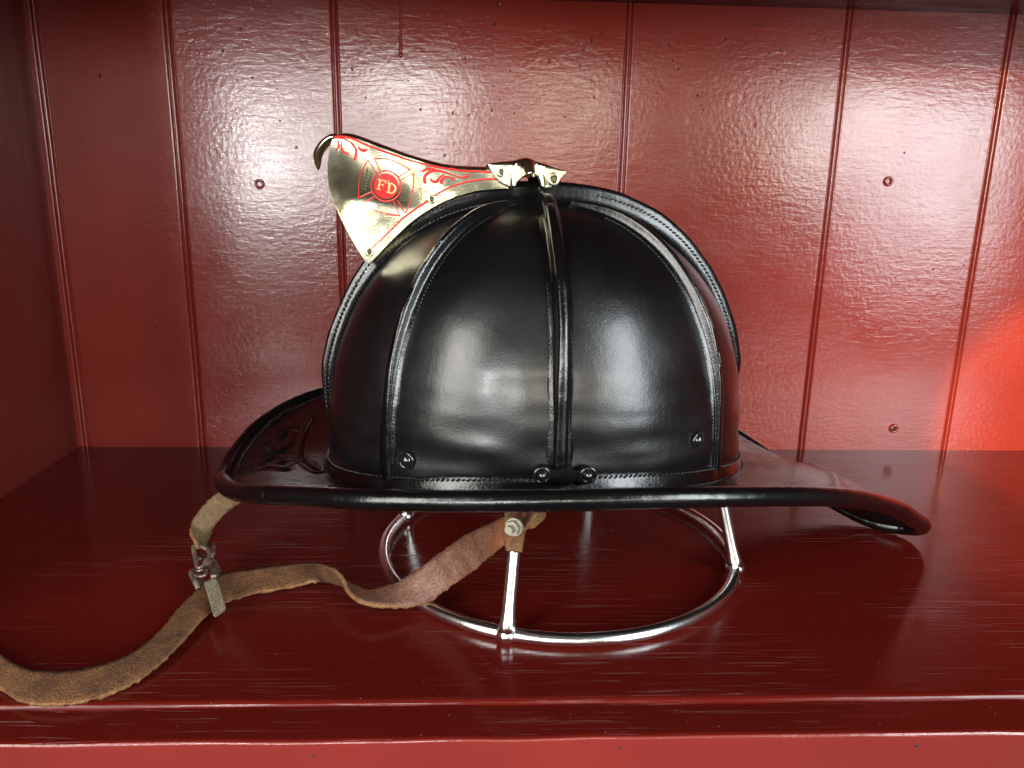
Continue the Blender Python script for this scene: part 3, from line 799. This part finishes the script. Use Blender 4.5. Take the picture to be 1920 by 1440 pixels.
# tabs and bolt under the near brim
st3 = [((948, 952), (1000, 952), .32), ((944, 975), (990, 985), .30), ((946, 1000), (982, 1004), .27), ((950, 1030), (976, 1036), .245)]
tab, _, _ = strap('strap_tab', st3, .055, helmet, [M_raw, M_dry, M_raw], 24)
st4 = [((975, 940), (985, 985), .33), ((998, 945), (1000, 990), .32), ((1013, 950), (1010, 982), .315), ((1022, 955), (1018, 970), .31)]
strap('strap_tab', st4, .06, helmet, [M_dry, M_raw, M_raw], 18)
bc = at_z(964, 988, .33); ax = np.array([-.40, -.80, .10]); ax /= np.linalg.norm(ax)
e1 = np.cross(ax, [0, 0, 1.]); e1 /= np.linalg.norm(e1); e2 = np.cross(ax, e1); mb = MB()
hexr = [(.0165*math.cos(a), .0165*math.sin(a)) for a in np.arange(6)*math.pi/3+.3]
V = [bc+ax*h_+e1*x+e2*y for h_ in (0, .014) for x, y in hexr]+[bc+ax*.014+e1*x*.0+e2*y*.0 for x, y in hexr[:1]]
mb.add(V, [[i, (i+1) % 6, 6+(i+1) % 6, 6+i] for i in range(6)]+[[6+i, 6+(i+1) % 6, 12] for i in range(6)])
cyl = lambda r, h0, h1: (lambda mbq: tube(mbq, [bc+ax*h0, bc+ax*h1], r, 20))
tube(mb, [bc+ax*.0, bc+ax*.030], .0085, 14); tube(mb, [bc-ax*.006, bc+ax*.001], .0200, 24)
mb.build('bolt', M_zinc, helmet, smooth=False)
# buckle
zb2 = lambda a, b, z: at_z(320+a/7.2, 980+b/7.2, z)
def rod(pts, r, zs, name, m, parent, closed=False, n=40):
    P = [zb2(a, b, z) for (a, b), z in zip(pts, zs)]; mb = MB(); tube(mb, crom(P, n, closed), r, 10, closed); return mb
buckle = MB()
for pts, r, zs, cl in (([(310, 330), (350, 305), (440, 330), (510, 380), (520, 440), (480, 520), (450, 570), (375, 610), (335, 480)], .0085, [.085, .09, .09, .085, .08, .07, .065, .06, .07], True),
                       ([(520, 290), (560, 290), (585, 370), (575, 430), (545, 470)], .008, [.065, .07, .07, .065, .06], False),
                       ([(440, 440), (400, 490), (385, 450), (420, 420)], .006, [.06, .06, .065, .065], False),
                       ([(480, 520), (530, 560), (570, 650), (590, 740)], .013, [.075, .075, .07, .068], False),
                       ([(520, 480), (600, 560), (650, 680), (640, 720)], .010, [.04, .04, .04, .04], False),
                       ([(350, 650), (420, 640), (480, 600)], .006, [.072, .075, .074], False),
                       ([(330, 710), (400, 725), (470, 700), (490, 640)], .007, [.068, .07, .072, .074], False),
                       ([(300, 660), (290, 700), (340, 800), (385, 890)], .012, [.05, .052, .046, .036], False),
                       ([(350, 690), (400, 770), (410, 870)], .014, [.045, .04, .032], False)):
    P = [zb2(a, b, z) for (a, b), z in zip(pts, zs)]; tube(buckle, crom(P, 36, cl), r*.72, 10, cl)
bko = buckle.build('buckle', M_buckle, chin)
outl = [(445, 800), (600, 735), (630, 770), (750, 1150), (735, 1190), (610, 1280), (580, 1265)]
poly = []
for i in range(len(outl)):
    a, b, c = np.array(outl[i-1], float), np.array(outl[i], float), np.array(outl[(i+1) % len(outl)], float)
    poly += [b+(a-b)/np.linalg.norm(a-b)*14, b, b+(c-b)/np.linalg.norm(c-b)*14]
poly = [p for k, p in enumerate(poly) if k % 3 != 1]
lv = lambda q, dz: zb2(q[0], q[1], .062+dz-.018*(q[1]-760)/520)
ctr = np.mean(poly, 0); shr = [ctr+(q-ctr)*.90 for q in poly]; L = len(poly)
V = [lv(q, -.016) for q in poly]+[lv(q, .0) for q in poly]+[lv(q, .006) for q in shr]
f = [[i, (i+1) % L, L+(i+1) % L, L+i] for i in range(L)]+[[L+i, L+(i+1) % L, 2*L+(i+1) % L, 2*L+i] for i in range(L)]+[list(range(2*L, 3*L)), list(range(L))[::-1]]
obj('buckle_lever', V, f, M_lever, chin, smooth=False)

# ------------------------------------------------------------------ chrome wire stand
sc_ = np.array([.235, 2.055]); SR = .516; WR = .0162
stand = thing('helmet_stand', (sc_[0], sc_[1], 0), 'chrome wire ring stand with thin legs standing under the black helmet on the red shelf', 'helmet stand')
mb = MB(); tube(mb, [(sc_[0]+SR*math.cos(a), sc_[1]+SR*math.sin(a), WR+.001) for a in np.linspace(0, 2*math.pi, 200, endpoint=False)], WR, 16, True); mb.build('base_ring', M_chrome, stand)
mb = MB(); tube(mb, [(sc_[0]+.36*math.cos(a), sc_[1]+.34*math.sin(a), .62) for a in np.linspace(0, 2*math.pi, 120, endpoint=False)], WR, 14, True); mb.build('top_ring', M_chrome, stand)
for deg in (-109, -18.5, 71, 157):
    a = math.radians(deg); b0 = np.array([sc_[0]+SR*math.cos(a), sc_[1]+SR*math.sin(a), WR*1.4]); t1 = np.array([sc_[0]+.36*math.cos(a), sc_[1]+.34*math.sin(a), .62])
    mb = MB(); tube(mb, np.linspace(b0, t1, 30), [WR*(1.0+.55*math.exp(-k/1.2)) for k in range(30)], 14)
    blob(mb, b0-[0, 0, WR*.3], [(WR*1.7, 0, 0), (0, WR*1.7, 0), (0, 0, WR*1.35)], 14, 9); mb.build('leg', M_chrome, stand)
